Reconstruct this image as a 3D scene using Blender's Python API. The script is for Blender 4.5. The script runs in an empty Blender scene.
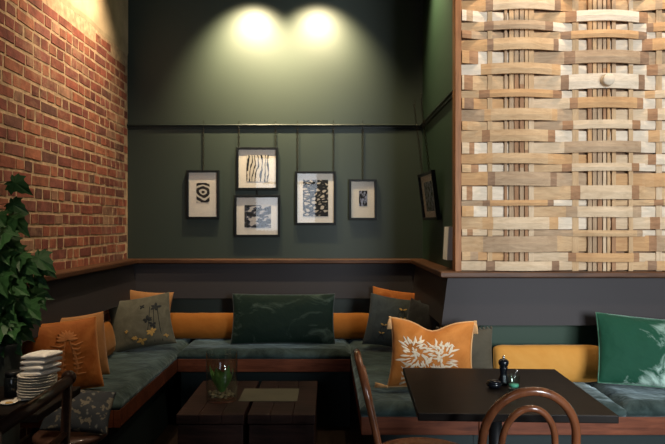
import bpy, bmesh, math, random
from mathutils import Vector, Matrix, noise
PI = math.pi
S = bpy.context.scene
COL = S.collection

# ------------------------------------------------------------------ camera, world, lights, exposure
F = 647.0
cam_d = bpy.data.cameras.new('camera'); cam = bpy.data.objects.new('camera', cam_d); COL.objects.link(cam)
cam.location = (0, 0, 1.35); cam.rotation_euler = (PI/2, 0, 0)
cam_d.lens = F/665*36; cam_d.sensor_width = 36
cam_d.shift_x = 4.5/665; cam_d.shift_y = 3/665
cam_d.clip_start = 0.02
S.camera = cam

S.view_settings.view_transform = 'Standard'; S.view_settings.look = 'None'
S.view_settings.gamma = 1; S.view_settings.use_curve_mapping = False
S.view_settings.exposure = 0.0

w = bpy.data.worlds.new('world'); S.world = w; w.use_nodes = True
w.node_tree.nodes['Background'].inputs[0].default_value = (0.62, 0.78, 1.0, 1)
w.node_tree.nodes['Background'].inputs[1].default_value = 0.25

def spot(name, loc, target, power, angle, color, blend=1.0, radius=0.04):
    l = bpy.data.lights.new(name, 'SPOT'); o = bpy.data.objects.new(name, l); COL.objects.link(o)
    o.location = loc; d = Vector(target)-Vector(loc)
    o.rotation_euler = d.to_track_quat('-Z', 'Y').to_euler()
    l.energy = power; l.spot_size = math.radians(angle); l.spot_blend = blend; l.color = color; l.shadow_soft_size = radius
    return o
def area(name, loc, target, sx, sy, power, color):
    l = bpy.data.lights.new(name, 'AREA'); o = bpy.data.objects.new(name, l); COL.objects.link(o)
    o.location = loc; d = Vector(target)-Vector(loc)
    o.rotation_euler = d.to_track_quat('-Z', 'Y').to_euler()
    l.shape = 'RECTANGLE'; l.size = sx; l.size_y = sy; l.energy = power; l.color = color
    return o
WARM = (1.0, 0.80, 0.56)
# downlights washing the back wall, the brick, the short return wall and the woven panel
spot('spot_back_left', (-0.56, 4.36, 3.01), (-0.56, 4.75, 2.54), 260, 92, (1, .81, .50), 1.0, .03)
spot('spot_back_right', (-0.08, 4.36, 3.01), (-0.08, 4.75, 2.54), 220, 92, (1, .81, .50), 1.0, .03)
spot('spot_brick', (-0.98, 3.80, 3.25), (-1.47, 3.80, 2.35), 150, 90, WARM)
spot('spot_brick_near', (-0.80, 2.90, 3.25), (-1.47, 3.2, 1.9), 48, 76, WARM)
spot('spot_side_table', (-0.85, 1.55, 3.2), (-1.02, 2.32, .85), 150, 30, WARM)
spot('spot_return', (0.36, 4.02, 3.22), (0.69, 4.02, 2.6), 150, 90, (1, .80, .48))
spot('spot_panel_left', (0.95, 3.12, 3.30), (1.0, 3.5, 2.1), 60, 125, (1, .82, .62), 1.0, .04)
spot('spot_panel_right', (1.75, 3.12, 3.30), (1.75, 3.5, 2.1), 60, 125, (1, .82, .62), 1.0, .04)
# daylight standing in the shop windows behind the camera
area('daylight_right', (2.2, -2.26, 1.75), (1.4, 3.4, 1.0), 2.0, 1.7, 430, (0.88, 0.95, 1.0))
area('daylight_left', (-0.75, -2.26, 1.9), (-0.2, 4.4, 1.4), 1.1, 1.3, 11, (0.78, 0.88, 1.0))

# ------------------------------------------------------------------ materials
def nm(name):
    m = bpy.data.materials.new(name); m.use_nodes = True
    nt = m.node_tree; return m, nt, nt.nodes['Principled BSDF']
def N(nt, t, **k):
    n = nt.nodes.new(t)
    for a, v in k.items():
        if a in n.inputs: n.inputs[a].default_value = v
        else: setattr(n, a, v)
    return n
def c4(c): return (c[0], c[1], c[2], 1)
def srgb(r, g, b):
    f = lambda v: (v/255/12.92) if v/255 <= .04045 else ((v/255+.055)/1.055)**2.4
    return (f(r), f(g), f(b))
def ramp(nt, fac, stops):
    r = nt.nodes.new('ShaderNodeValToRGB'); nt.links.new(fac, r.inputs[0])
    e = r.color_ramp.elements
    while len(e) > 1: e.remove(e[-1])
    e[0].position = stops[0][0]; e[0].color = c4(stops[0][1])
    for p, c in stops[1:]:
        x = e.new(p); x.color = c4(c)
    return r
def coords(nt, scale=(1, 1, 1), kind='Object'):
    tc = nt.nodes.new('ShaderNodeTexCoord'); mp = nt.nodes.new('ShaderNodeMapping')
    mp.inputs['Scale'].default_value = scale; nt.links.new(tc.outputs[kind], mp.inputs[0]); return mp.outputs[0]
def bump(nt, p, h, strength=.3, dist=.01):
    b = N(nt, 'ShaderNodeBump', Strength=strength, Distance=dist)
    nt.links.new(h, b.inputs['Height']); nt.links.new(b.outputs[0], p.inputs['Normal'])
def plain(name, col, rough=.5, metal=0, var=.15, scale=8, bmp=0.0, **kw):
    m, nt, p = nm(name)
    n = N(nt, 'ShaderNodeTexNoise', Scale=scale, Detail=4.0); nt.links.new(coords(nt), n.inputs['Vector'])
    r = ramp(nt, n.outputs[0], [(.3, [x*(1-var) for x in col]), (.7, [min(1, x*(1+var)) for x in col])])
    nt.links.new(r.outputs[0], p.inputs['Base Color'])
    p.inputs['Roughness'].default_value = rough; p.inputs['Metallic'].default_value = metal
    if bmp: bump(nt, p, n.outputs[0], bmp)
    for k, v in kw.items(): p.inputs[k.replace('_', ' ')].default_value = v
    return m
def wood(name, dark, light, axis='x', scale=6, rough=.45, stretch=14, bmp=.15, spec=.2, coat=0):
    m, nt, p = nm(name)
    s = {'x': (1, stretch, stretch), 'y': (stretch, 1, stretch), 'z': (stretch, stretch, 1)}[axis]
    n = N(nt, 'ShaderNodeTexNoise', Scale=scale, Detail=6.0, Roughness=.6); n.inputs['Distortion'].default_value = .6
    nt.links.new(coords(nt, s), n.inputs['Vector'])
    n2 = N(nt, 'ShaderNodeTexNoise', Scale=scale*.8, Detail=3.0); nt.links.new(coords(nt), n2.inputs['Vector'])
    mx = N(nt, 'ShaderNodeMath', operation='MULTIPLY_ADD'); mx.inputs[1].default_value = .6
    ml = N(nt, 'ShaderNodeMath', operation='MULTIPLY'); ml.inputs[1].default_value = .4
    nt.links.new(n2.outputs[0], ml.inputs[0]); nt.links.new(n.outputs[0], mx.inputs[0]); nt.links.new(ml.outputs[0], mx.inputs[2])
    r = ramp(nt, mx.outputs[0], [(.32, dark), (.66, light)])
    nt.links.new(r.outputs[0], p.inputs['Base Color'])
    p.inputs['Roughness'].default_value = rough; p.inputs['Specular IOR Level'].default_value = spec
    p.inputs['Coat Weight'].default_value = coat
    if bmp: bump(nt, p, n.outputs[0], bmp, .004)
    return m
def velvet(name, base, high, scale=4, lo=.45, hi=.7, rough=.75, sheen=.6, tint=(1, 1, 1), streak=(1, 1, 1), wr=.5):
    m, nt, p = nm(name)
    n = N(nt, 'ShaderNodeTexNoise', Scale=scale, Detail=7.0, Roughness=.62); n.inputs['Distortion'].default_value = 1.2
    nt.links.new(coords(nt, streak), n.inputs['Vector'])
    r = ramp(nt, n.outputs[0], [(lo, base), (hi, high)])
    nt.links.new(r.outputs[0], p.inputs['Base Color'])
    p.inputs['Roughness'].default_value = rough
    p.inputs['Specular IOR Level'].default_value = .15
    p.inputs['Sheen Weight'].default_value = sheen; p.inputs['Sheen Roughness'].default_value = .4
    p.inputs['Sheen Tint'].default_value = c4(tint)
    n2 = N(nt, 'ShaderNodeTexNoise', Scale=9.0, Detail=3.0); nt.links.new(coords(nt), n2.inputs['Vector'])
    bump(nt, p, n2.outputs[0], wr, .02)
    return m

def paint(name, col, rough, spec=.2):
    m, nt, p = nm(name)
    n = N(nt, 'ShaderNodeTexNoise', Scale=60.0, Detail=4.0); nt.links.new(coords(nt), n.inputs['Vector'])
    n2 = N(nt, 'ShaderNodeTexNoise', Scale=1.2, Detail=4.0); nt.links.new(coords(nt), n2.inputs['Vector'])
    r = ramp(nt, n2.outputs[0], [(.3, [c*.9 for c in col]), (.7, [c*1.1 for c in col])])
    nt.links.new(r.outputs[0], p.inputs['Base Color']); p.inputs['Roughness'].default_value = rough; p.inputs['Specular IOR Level'].default_value = spec
    bump(nt, p, n.outputs[0], .06, .003); return m
M = {}
M['green_wall'] = paint('green_wall_paint', (.027, .037, .028), .5, .35)
M['green_side'] = paint('green_side_paint', (.021, .043, .027), .5)
M['charcoal'] = paint('charcoal_paint', (.034, .029, .030), .6)
M['rail'] = paint('rail_paint', (.022, .028, .024), .35)
M['ceiling'] = paint('ceiling_paint', (.02, .022, .02), .8)
M['floor'] = wood('floor_boards', (.012, .008, .006), (.035, .022, .015), 'y', 4, .45)
M['rear'] = paint('rear_wall_paint', (.025, .027, .025), .8)
M['ledge'] = wood('ledge_wood', (.035, .015, .007), (.13, .055, .025), 'x', 5, .45)
M['fascia'] = wood('fascia_wood', (.05, .013, .006), (.20, .060, .028), 'x', 5, .42, stretch=8)
M['frame_wood'] = wood('edging_wood', (.16, .06, .02), (.36, .15, .055), 'z', 5, .5)
M['dark_wood'] = wood('dark_table_wood', (.010, .007, .006), (.040, .024, .018), 'x', 4, .35)
M['cube_top'] = wood('cube_table_wood', (.007, .004, .0035), (.05, .022, .016), 'x', 5, .55, stretch=10, bmp=.4)
M['top_black'] = wood('black_brown_top', (.006, .0045, .004), (.014, .010, .008), 'x', 3, .38, bmp=.05, spec=.12)
M['black_metal'] = plain('black_metal', (.012, .012, .013), .45, .3)
M['bent'] = wood('bentwood', (.085, .023, .009), (.28, .098, .040), 'z', 5, .25, stretch=6, bmp=.03, spec=.4, coat=.6)
M['bent_dark'] = wood('dark_bentwood', (.022, .010, .007), (.06, .03, .02), 'y', 5, .3, coat=.2)
M['black_frame'] = plain('black_frame', (.008, .009, .010), .4, Specular_IOR_Level=.15)
M['mat'] = plain('mat_board', (.80, .71, .61), .9, var=.03)
M['chain'] = plain('chain_metal', (.035, .030, .022), .4, .8)
M['pad'] = velvet('bench_velvet', (.013, .024, .022), (.068, .102, .098), 5, .38, .72, sheen=.35, tint=(.75, .95, 1), wr=.9)
M['base'] = paint('bench_base_paint', (.016, .024, .024), .5)
M['orange_v'] = velvet('orange_velvet', (.42, .135, .022), (.66, .27, .07), 5, .35, .75, sheen=.35, tint=(1, .75, .45))
M['orange_l'] = velvet('burnt_orange_velvet', (.29, .072, .011), (.50, .17, .038), 6, .35, .75, sheen=.35, tint=(1, .7, .4))
M['tan_c'] = velvet('tan_fabric', (.34, .15, .05), (.42, .20, .075), 5, .35, .75, sheen=.2)
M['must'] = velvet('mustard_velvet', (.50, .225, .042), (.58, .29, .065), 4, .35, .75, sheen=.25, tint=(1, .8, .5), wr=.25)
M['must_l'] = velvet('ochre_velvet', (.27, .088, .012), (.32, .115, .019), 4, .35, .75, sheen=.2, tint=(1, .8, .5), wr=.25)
M['dgreen_v'] = velvet('bottle_green_velvet', (.006, .016, .011), (.085, .12, .095), 5, .54, .80, sheen=.15, tint=(.7, 1, .85), streak=(1, 1, 1.6))
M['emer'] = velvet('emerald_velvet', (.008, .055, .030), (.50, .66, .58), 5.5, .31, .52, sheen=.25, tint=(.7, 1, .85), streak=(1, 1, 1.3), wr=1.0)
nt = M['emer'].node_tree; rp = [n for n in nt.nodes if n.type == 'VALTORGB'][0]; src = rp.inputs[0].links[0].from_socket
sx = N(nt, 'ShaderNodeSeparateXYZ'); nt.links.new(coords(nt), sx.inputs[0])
ad = N(nt, 'ShaderNodeMath', operation='MULTIPLY_ADD'); ad.inputs[1].default_value = 1.3; nt.links.new(sx.outputs[0], ad.inputs[0]); nt.links.new(src, ad.inputs[2])   # light sheen painted into the velvet colour, paler toward one lower corner
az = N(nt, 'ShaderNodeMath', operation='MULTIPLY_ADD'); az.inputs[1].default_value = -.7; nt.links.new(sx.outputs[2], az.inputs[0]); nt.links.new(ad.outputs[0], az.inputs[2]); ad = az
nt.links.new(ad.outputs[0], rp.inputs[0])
M['emer_cord'] = velvet('emerald_cord', (.02, .09, .05), (.10, .22, .15), 9, .4, .7)
M['slate'] = velvet('slate_fabric', (.035, .043, .042), (.06, .07, .068), 12, .3, .7, sheen=.2, wr=.3)
M['sage'] = velvet('sage_fabric', (.085, .080, .055), (.14, .13, .092), 12, .3, .7, sheen=.2, wr=.3)
M['olive'] = velvet('olive_fabric', (.055, .047, .030), (.085, .072, .05), 10, .3, .7, sheen=.2, wr=.3)
M['black_f'] = velvet('black_fabric', (.012, .013, .014), (.03, .03, .032), 10, .3, .7, sheen=.1)
M['cream_t'] = plain('cream_thread', (.72, .60, .44), .8)
M['gold_t'] = plain('gold_thread', (.42, .25, .06), .7)
M['black_t'] = plain('black_thread', (.010, .012, .012), .8)
M['rust_t'] = plain('rust_thread', (.50, .18, .05), .9)
M['beige_t'] = plain('beige_cord', (.62, .36, .16), .8)
M['china'] = plain('white_china', (.78, .72, .63), .3, var=.02)
M['linen'] = plain('white_linen', (.86, .82, .75), .95, var=.04, bmp=.1)
M['paper'] = plain('white_paper', (.85, .86, .88), .8, var=.02)
M['menu'] = plain('olive_paper', (.11, .10, .06), .55)
M['leaf'] = velvet('leaf_green', (.020, .060, .020), (.05, .14, .045), 9, .3, .75, rough=.4, sheen=0, wr=.3)
M['stem'] = plain('plant_stem', (.09, .055, .03), .8)
M['pot'] = plain('pot_glaze', (.035, .042, .036), .5)
M['soil'] = plain('soil', (.02, .013, .008), .95)
M['tulip'] = plain('plant_in_vase', (.10, .21, .04), .5, var=.4)
M['pebble'] = plain('pebbles', (.30, .22, .12), .6, var=.4, scale=40)
M['mill'] = plain('black_lacquer', (.006, .007, .010), .12)
M['steel'] = plain('steel', (.6, .6, .6), .2, 1)
M['teal'] = plain('teal_salt', (.10, .40, .28), .5)
M['window_frame'] = plain('window_frame_paint', (.03, .03, .03), .5)
def glass(name, tint=(.97, .99, .98), ior=1.45, rough=0.0):
    """thin pane: passes light straight through, mirrors by Fresnel"""
    m = bpy.data.materials.new(name); m.use_nodes = True; nt = m.node_tree; nt.nodes.clear()
    out = N(nt, 'ShaderNodeOutputMaterial'); mix = N(nt, 'ShaderNodeMixShader');
    tr = N(nt, 'ShaderNodeBsdfTransparent'); lw = N(nt, 'ShaderNodeLayerWeight', Blend=.5); pw = N(nt, 'ShaderNodeMath', operation='POWER'); pw.inputs[1].default_value = 5; ma = N(nt, 'ShaderNodeMath', operation='MULTIPLY_ADD'); ma.inputs[1].default_value = .9; ma.inputs[2].default_value = ((ior-1)/(ior+1))**2; nt.links.new(lw.outputs['Facing'], pw.inputs[0]); nt.links.new(pw.outputs[0], ma.inputs[0]); tr.inputs[0].default_value = c4(tint)
    gl = N(nt, 'ShaderNodeBsdfGlossy'); gl.inputs['Roughness'].default_value = rough
    nt.links.new(ma.outputs[0], mix.inputs[0]); nt.links.new(tr.outputs[0], mix.inputs[1]); nt.links.new(gl.outputs[0], mix.inputs[2]); nt.links.new(mix.outputs[0], out.inputs[0])
    return m
M['glass'] = glass('clear_glass', (.93, .97, .95), 1.7)
M['pane'] = glass('picture_glass', (.98, .98, .98), 1.6, .02)
M['jar'] = plain('dark_jar_glass', (.010, .012, .013), .12)

# brick with per-brick tint
m, nt, p = nm('old_brick')
at = N(nt, 'ShaderNodeAttribute', attribute_name='brick_tint')
n1 = N(nt, 'ShaderNodeTexNoise', Scale=14.0, Detail=7.0, Roughness=.65); nt.links.new(coords(nt), n1.inputs['Vector'])
n2 = N(nt, 'ShaderNodeTexNoise', Scale=3.2, Detail=7.0, Roughness=.7); nt.links.new(coords(nt), n2.inputs['Vector'])
r1 = ramp(nt, n1.outputs[0], [(.28, (.40, .36, .34)), (.72, (1.2, 1.2, 1.2))])
mul = N(nt, 'ShaderNodeMix', data_type='RGBA', blend_type='MULTIPLY'); mul.inputs[0].default_value = 1
nt.links.new(at.outputs['Color'], mul.inputs[6]); nt.links.new(r1.outputs[0], mul.inputs[7])
sm = ramp(nt, n2.outputs[0], [(.53, (0, 0, 0)), (.72, (.8, .8, .8))])
mx = N(nt, 'ShaderNodeMix', data_type='RGBA'); nt.links.new(sm.outputs[0], mx.inputs[0])
nt.links.new(mul.outputs[2], mx.inputs[6]); mx.inputs[7].default_value = (.48, .31, .17, 1)
nt.links.new(mx.outputs[2], p.inputs['Base Color']); p.inputs['Roughness'].default_value = .88
bump(nt, p, n1.outputs[0], .6, .008); M['brick'] = m
M['mortar'] = plain('lime_mortar', (.50, .33, .19), .95, var=.3, scale=25, bmp=.6)
M['plaster'] = plain('old_plaster', (.52, .38, .22), .95, var=.25, scale=5, bmp=.3)

# linocut prints (plain generic abstract patterns)
def print_mat(name, kind, paper=(.66, .58, .48)):
    m, nt, p = nm(name)
    v = coords(nt)
    ink = (.012, .012, .014)
    if kind == 'ovals':
        wv = N(nt, 'ShaderNodeTexWave', Scale=9.0, Distortion=7.0, wave_type='RINGS', rings_direction='SPHERICAL'); wv.inputs['Detail'].default_value = 2
        nt.links.new(v, wv.inputs[0]); r = ramp(nt, wv.outputs['Fac'], [(.62, ink), (.7, paper)])
    elif kind == 'figures':
        wv = N(nt, 'ShaderNodeTexWave', Scale=6.0, Distortion=14.0, wave_type='BANDS'); wv.inputs['Detail'].default_value = 3
        nt.links.new(coords(nt, (2.0, 1, .8)), wv.inputs[0]); r = ramp(nt, wv.outputs['Fac'], [(.22, ink), (.34, paper)])
    elif kind == 'hills':
        n = N(nt, 'ShaderNodeTexNoise', Scale=16.0, Detail=5.0); nt.links.new(coords(nt, (1, 1, 2)), n.inputs[0])
        r = ramp(nt, n.outputs[0], [(.44, ink), (.52, (.05, .055, .09)), (.56, (.5, .45, .42))])
    elif kind == 'stones':
        vo = N(nt, 'ShaderNodeTexVoronoi', Scale=24.0, feature='DISTANCE_TO_EDGE')
        n = N(nt, 'ShaderNodeTexNoise', Scale=20.0, Detail=3.0)
        nt.links.new(coords(nt, (1, 1, 1.6)), vo.inputs[0]); nt.links.new(coords(nt, (1.6, 1, .6)), n.inputs[0])
        ad = N(nt, 'ShaderNodeMath', operation='MULTIPLY'); nt.links.new(vo.outputs['Distance'], ad.inputs[0]); nt.links.new(n.outputs[0], ad.inputs[1])
        r = ramp(nt, ad.outputs[0], [(.07, ink), (.11, (.55, .46, .36))])
    else:
        n = N(nt, 'ShaderNodeTexNoise', Scale=42.0, Detail=4.0); nt.links.new(coords(nt, (1.5, 1, .7)), n.inputs[0])
        r = ramp(nt, n.outputs[0], [(.47, ink), (.56, (.30, .31, .40))])
    nt.links.new(r.outputs[0], p.inputs['Base Color']); p.inputs['Roughness'].default_value = .9
    return m

# barrel stave palette, horizontal and vertical grain
PAL = [((.38, .23, .115), (.58, .39, .22)), ((.44, .31, .19), (.64, .48, .32)), ((.50, .40, .29), (.70, .58, .45)),
       ((.38, .20, .09), (.54, .32, .15)), ((.28, .18, .105), (.46, .32, .20)), ((.22, .11, .055), (.38, .21, .11)),
       ((.17, .095, .055), (.31, .19, .115)), ((.40, .22, .10), (.55, .34, .17))]
STH = [wood('stave_wood', a, b, 'x', 9, .75, 7, .6, .2) for a, b in PAL]
STV = [wood('slat_wood', a, b, 'z', 9, .75, 7, .6, .2) for a, b in PAL]

# ------------------------------------------------------------------ mesh builder
class MB:
    def __init__(s): s.v = []; s.f = []; s.m = []; s.sm = []
    def add(s, vs, fs, mi=0, smooth=False):
        b = len(s.v); s.v += [tuple(v) for v in vs]
        for f in fs: s.f.append(tuple(i+b for i in f)); s.m.append(mi); s.sm.append(smooth)
    def box(s, lo, hi, mi=0, bev=0.0, mat=None):
        x0, y0, z0 = lo; x1, y1, z1 = hi
        if bev <= 0:
            vs = [Vector(c) for c in ((x0,y0,z0),(x1,y0,z0),(x1,y1,z0),(x0,y1,z0),(x0,y0,z1),(x1,y0,z1),(x1,y1,z1),(x0,y1,z1))]
            fs = [(0,3,2,1),(4,5,6,7),(0,1,5,4),(1,2,6,5),(2,3,7,6),(3,0,4,7)]
        else:
            bm = bmesh.new(); bmesh.ops.create_cube(bm, size=1)
            for v in bm.verts: v.co = Vector(((x0+x1)/2+v.co.x*(x1-x0), (y0+y1)/2+v.co.y*(y1-y0), (z0+z1)/2+v.co.z*(z1-z0)))
            bmesh.ops.bevel(bm, geom=list(bm.edges), offset=bev, segments=2, profile=.5, affect='EDGES')
            bm.verts.ensure_lookup_table(); bm.verts.index_update()
            vs = [v.co.copy() for v in bm.verts]; fs = [[v.index for v in f.verts] for f in bm.faces]; bm.free()
        if mat is not None: vs = [mat @ v for v in vs]
        s.add(vs, fs, mi)
    def tube(s, pts, rad, seg=10, mi=0, closed=False, caps=True, flat=1.0):
        pts = [Vector(p) for p in pts]; n = len(pts)
        if not hasattr(rad, '__len__'): rad = [rad]*n
        T = []
        for i in range(n):
            a = pts[(i-1) % n] if (closed or i > 0) else pts[i]
            b = pts[(i+1) % n] if (closed or i < n-1) else pts[i]
            T.append((b-a).normalized())
        ref = Vector((0, 0, 1)) if abs(T[0].z) < .9 else Vector((1, 0, 0))
        nr = (ref-T[0]*ref.dot(T[0])).normalized(); vs = []
        for i in range(n):
            nr = (nr-T[i]*nr.dot(T[i])).normalized(); bn = T[i].cross(nr)
            for k in range(seg):
                a = 2*PI*k/seg; vs.append(pts[i]+nr*math.cos(a)*rad[i]+bn*math.sin(a)*rad[i]*flat)
        fs = []
        for i in range(n if closed else n-1):
            j = (i+1) % n
            for k in range(seg):
                l = (k+1) % seg; fs.append((i*seg+k, i*seg+l, j*seg+l, j*seg+k))
        if caps and not closed:
            fs.append(tuple(range(seg-1, -1, -1))); fs.append(tuple((n-1)*seg+k for k in range(seg)))
        s.add(vs, fs, mi, True)
    def lathe(s, prof, seg=28, mi=0, c=(0, 0, 0), smooth=True):
        vs = []; fs = []; n = len(prof)
        for r, z in prof:
            for k in range(seg):
                a = 2*PI*k/seg; vs.append((c[0]+r*math.cos(a), c[1]+r*math.sin(a), c[2]+z))
        for i in range(n-1):
            for k in range(seg):
                l = (k+1) % seg; fs.append((i*seg+k, i*seg+l, (i+1)*seg+l, (i+1)*seg+k))
        if prof[0][0] > 1e-6: fs.append(tuple(range(seg-1, -1, -1)))
        if prof[-1][0] > 1e-6: fs.append(tuple((n-1)*seg+k for k in range(seg)))
        s.add(vs, fs, mi, smooth)
    def ball(s, c, r, mi=0, sc=(1, 1, 1), seg=12):
        vs = []; fs = []; m = seg//2
        for i in range(m+1):
            t = PI*i/m
            for k in range(seg):
                a = 2*PI*k/seg
                vs.append((c[0]+r*sc[0]*math.sin(t)*math.cos(a), c[1]+r*sc[1]*math.sin(t)*math.sin(a), c[2]-r*sc[2]*math.cos(t)))
        for i in range(m):
            for k in range(seg):
                l = (k+1) % seg; fs.append((i*seg+k, i*seg+l, (i+1)*seg+l, (i+1)*seg+k))
        s.add(vs, fs, mi, True)
    def sweep(s, path, prof, mi=0):
        """path: plan polyline (room on the right-hand side of travel), prof: closed (offset into room, z)"""
        n = len(path); P = [Vector(p) for p in path]; vs = []
        for i in range(n):
            def nrm(a, b):
                d = (b-a).normalized(); return Vector((d.y, -d.x))
            if i == 0: mt = nrm(P[0], P[1]); k = 1
            elif i == n-1: mt = nrm(P[-2], P[-1]); k = 1
            else:
                a = nrm(P[i-1], P[i]); b = nrm(P[i], P[i+1]); mt = (a+b).normalized(); k = 1/max(.2, mt.dot(a))
            for o, z in prof: q = P[i]+mt*(o*k); vs.append((q.x, q.y, z))
        m_ = len(prof); fs = []
        for i in range(n-1):
            for k in range(m_):
                l = (k+1) % m_; fs.append((i*m_+k, (i+1)*m_+k, (i+1)*m_+l, i*m_+l))
        fs.append(tuple(range(m_-1, -1, -1))); fs.append(tuple((n-1)*m_+k for k in range(m_)))
        s.add(vs, fs, mi)
    def build(s, name, mats, parent=None, weld=False):
        me = bpy.data.meshes.new(name); me.from_pydata(s.v, [], s.f)
        for m in (mats if isinstance(mats, (list, tuple)) else [mats]): me.materials.append(m)
        me.polygons.foreach_set('material_index', s.m); me.polygons.foreach_set('use_smooth', s.sm)
        bm = bmesh.new(); bm.from_mesh(me)
        if weld: bmesh.ops.remove_doubles(bm, verts=bm.verts, dist=1e-5)
        bmesh.ops.recalc_face_normals(bm, faces=bm.faces); bm.to_mesh(me); bm.free()
        o = bpy.data.objects.new(name, me); COL.objects.link(o)
        if parent: o.parent = parent
        return o
def tag(o, label=None, cat=None, group=None, kind=None):
    if label: o['label'] = label
    if cat: o['category'] = cat
    if group: o['group'] = group
    if kind: o['kind'] = kind
    return o
def empty(name, loc, rot=(0, 0, 0)):
    o = bpy.data.objects.new(name, None); COL.objects.link(o); o.location = loc
    o.rotation_euler = rot; o.empty_display_size = .05; return o
def copy_tree(o, parent=None):
    c = o.copy(); COL.objects.link(c)
    if parent: c.parent = parent
    for ch in list(o.children): copy_tree(ch, c)
    return c

# ------------------------------------------------------------------ setting
XL, XR, YB, YP, ZC, XE, YR = -1.47, .695, 4.75, 3.50, 3.34, 3.4, -2.3
mb = MB(); mb.box((XL-.3, YR-.3, -.1), (XE+.3, YB+.3, 0)); tag(mb.build('floor', M['floor']), 'dark timber floor lost in shade under benches and tables', 'floor', kind='structure')
mb = MB(); mb.box((XL-.3, YR-.3, ZC), (XE+.3, YB+.3, ZC+.1)); tag(mb.build('ceiling', M['ceiling']), 'dark painted ceiling above the seating corner', 'ceiling', kind='structure')
mb = MB(); mb.box((XL-.2, YB, 0), (XR+.12, YB+.2, ZC)); tag(mb.build('wall_back', M['green_wall']), 'dark green painted wall where the framed prints hang', 'wall', kind='structure')
mb = MB(); mb.box((XR, YP, 0), (XR+.12, YB, ZC)); tag(mb.build('wall_return', M['green_side']), 'short green side wall between the prints and the woven panel', 'wall', kind='structure')
mb = MB(); mb.box((XR+.12, YP, 0), (XE, YP+.2, ZC)); tag(mb.build('wall_front', M['green_side']), 'green wall behind the woven panel and the right-hand bench', 'wall', kind='structure')
mb = MB(); mb.box((XE, YR-.2, 0), (XE+.2, YP+.2, ZC)); tag(mb.build('wall_right', M['rear']), 'side wall to the right of the table', 'wall', kind='structure')
# rear wall with two window openings, and an unseen wall added to block light from the left
WIN = [(-1.3, -.2, 1.25, 2.55), (1.2, 3.2, .9, 2.6)]
mb = MB(); mb.box((XL, YR-.2, 0), (XE, YR, .9)); mb.box((XL, YR-.2, 2.6), (XE, YR, ZC))
mb.box((XL, YR-.2, .9), (-1.3, YR, 2.6)); mb.box((-.2, YR-.2, .9), (1.2, YR, 2.6)); mb.box((3.2, YR-.2, .9), (XE, YR, 2.6))
mb.box((-1.3, YR-.2, .9), (-.2, YR, 1.25)); mb.box((-1.3, YR-.2, 2.55), (-.2, YR, 2.6))
tag(mb.build('wall_rear', M['rear']), 'wall with shop windows behind the viewer', 'wall', kind='structure')
mb = MB(); mb.box((.9, YR, 0), (1.0, .82, ZC)); tag(mb.build('wall_light_blocker', M['rear']), 'unseen wall added behind the viewer to keep window light off the left', 'wall', kind='structure')
def window(name, f, a, b, c, d, k, label):
    """f maps (along, depth, z) to the wall the opening is in; mullions stand just inside"""
    mb = MB(); t = .035
    def bx(lo, hi):
        p, q = f(*lo), f(*hi); mb.box([min(i, j) for i, j in zip(p, q)], [max(i, j) for i, j in zip(p, q)])
    bx((a, -.12, c), (b, 0, c+t)); bx((a, -.12, d-t), (b, 0, d)); bx((a, -.12, c+t), (a+t, 0, d-t)); bx((b-t, -.12, c+t), (b, 0, d-t))
    for j in range(1, k): x = a+(b-a)*j/k; bx((x-.02, .065, c+t), (x+.02, .09, d-t))
    z = c+(d-c)*.66; bx((a+t, .065, z-.02), (b-t, .09, z+.02))
    tag(mb.build(name, M['window_frame']), label, 'window', kind='structure')
window('window_1', lambda u, v, z: (u, YR+v, z), *WIN[0], 2, 'narrow dark framed shop window behind the viewer')
window('window_2', lambda u, v, z: (u, YR+v, z), *WIN[1], 3, 'wide dark framed shop window behind the viewer')

# brick wall: real bricks on a mortar bed, rendered patch of plaster near the top
random.seed(4)
mb = MB(); tint = []
mb.box((XL-.2, YR, 0), (XL-.0018, YB, ZC), 1); tint += [(.3, .1, .06, 1)]*6
CH = .0645; yb0 = .4
for r in range(int(2.62/CH)):
    z0 = r*CH; y = YB - random.uniform(0, .03) - (.0 if r % 2 else .05)
    k = 0; st = (r % 2 == 0)
    while y > yb0:
        L = random.choice([.19, .195, .2]) if (st if random.random() < .82 else not st) else random.choice([.088, .092, .098])
        g = .0125; a = y-L+g/2+random.uniform(-.003, .003); b = y-g/2+random.uniform(-.003, .003)
        zt = z0+CH-.0125+random.uniform(-.002, .002); zb = z0+random.uniform(-.0015, .002)
        if not (z0+CH > 2.555+.03*noise.noise(Vector((y*5, r*3.1, 0))) and random.random() < .9):
            ch = .0022; d = random.uniform(-.001, .0012); x = XL+d
            J = lambda: random.uniform(-.0035, .0035)
            q = [(XL-.008, a-.001, zb-.001), (XL-.008, b+.001, zb-.001), (XL-.008, b+.001, zt+.001), (XL-.008, a-.001, zt+.001),
                 (x, a+ch+J(), zb+ch+J()), (x, b-ch+J(), zb+ch+J()), (x, b-ch+J(), zt-ch+J()), (x, a+ch+J(), zt-ch+J())]
            mb.add(q, [(4,5,6,7),(0,1,5,4),(1,2,6,5),(2,3,7,6),(3,0,4,7)])
            t = random.random(); base = random.choice([(.26, .070, .040), (.30, .085, .045), (.21, .055, .036), (.33, .11, .055), (.24, .075, .05)])
            if random.random() < .08: base = (.16, .06, .04)
            if random.random() < .02: base = (.34, .17, .10)
            f = .95+.5*t; tint += [(base[0]*f, base[1]*f, base[2]*f, 1)]*5
        y -= L
wl = mb.build('wall_left', [M['brick'], M['mortar']])
at = wl.data.attributes.new('brick_tint', 'FLOAT_COLOR', 'FACE')
for i, c in enumerate(tint): at.data[i].color = c
tag(wl, 'old red brick wall with pale lime mortar on the left', 'wall', kind='structure')
mb = MB(); n = 70; y0 = .4
vs = []; fs = []
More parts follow.
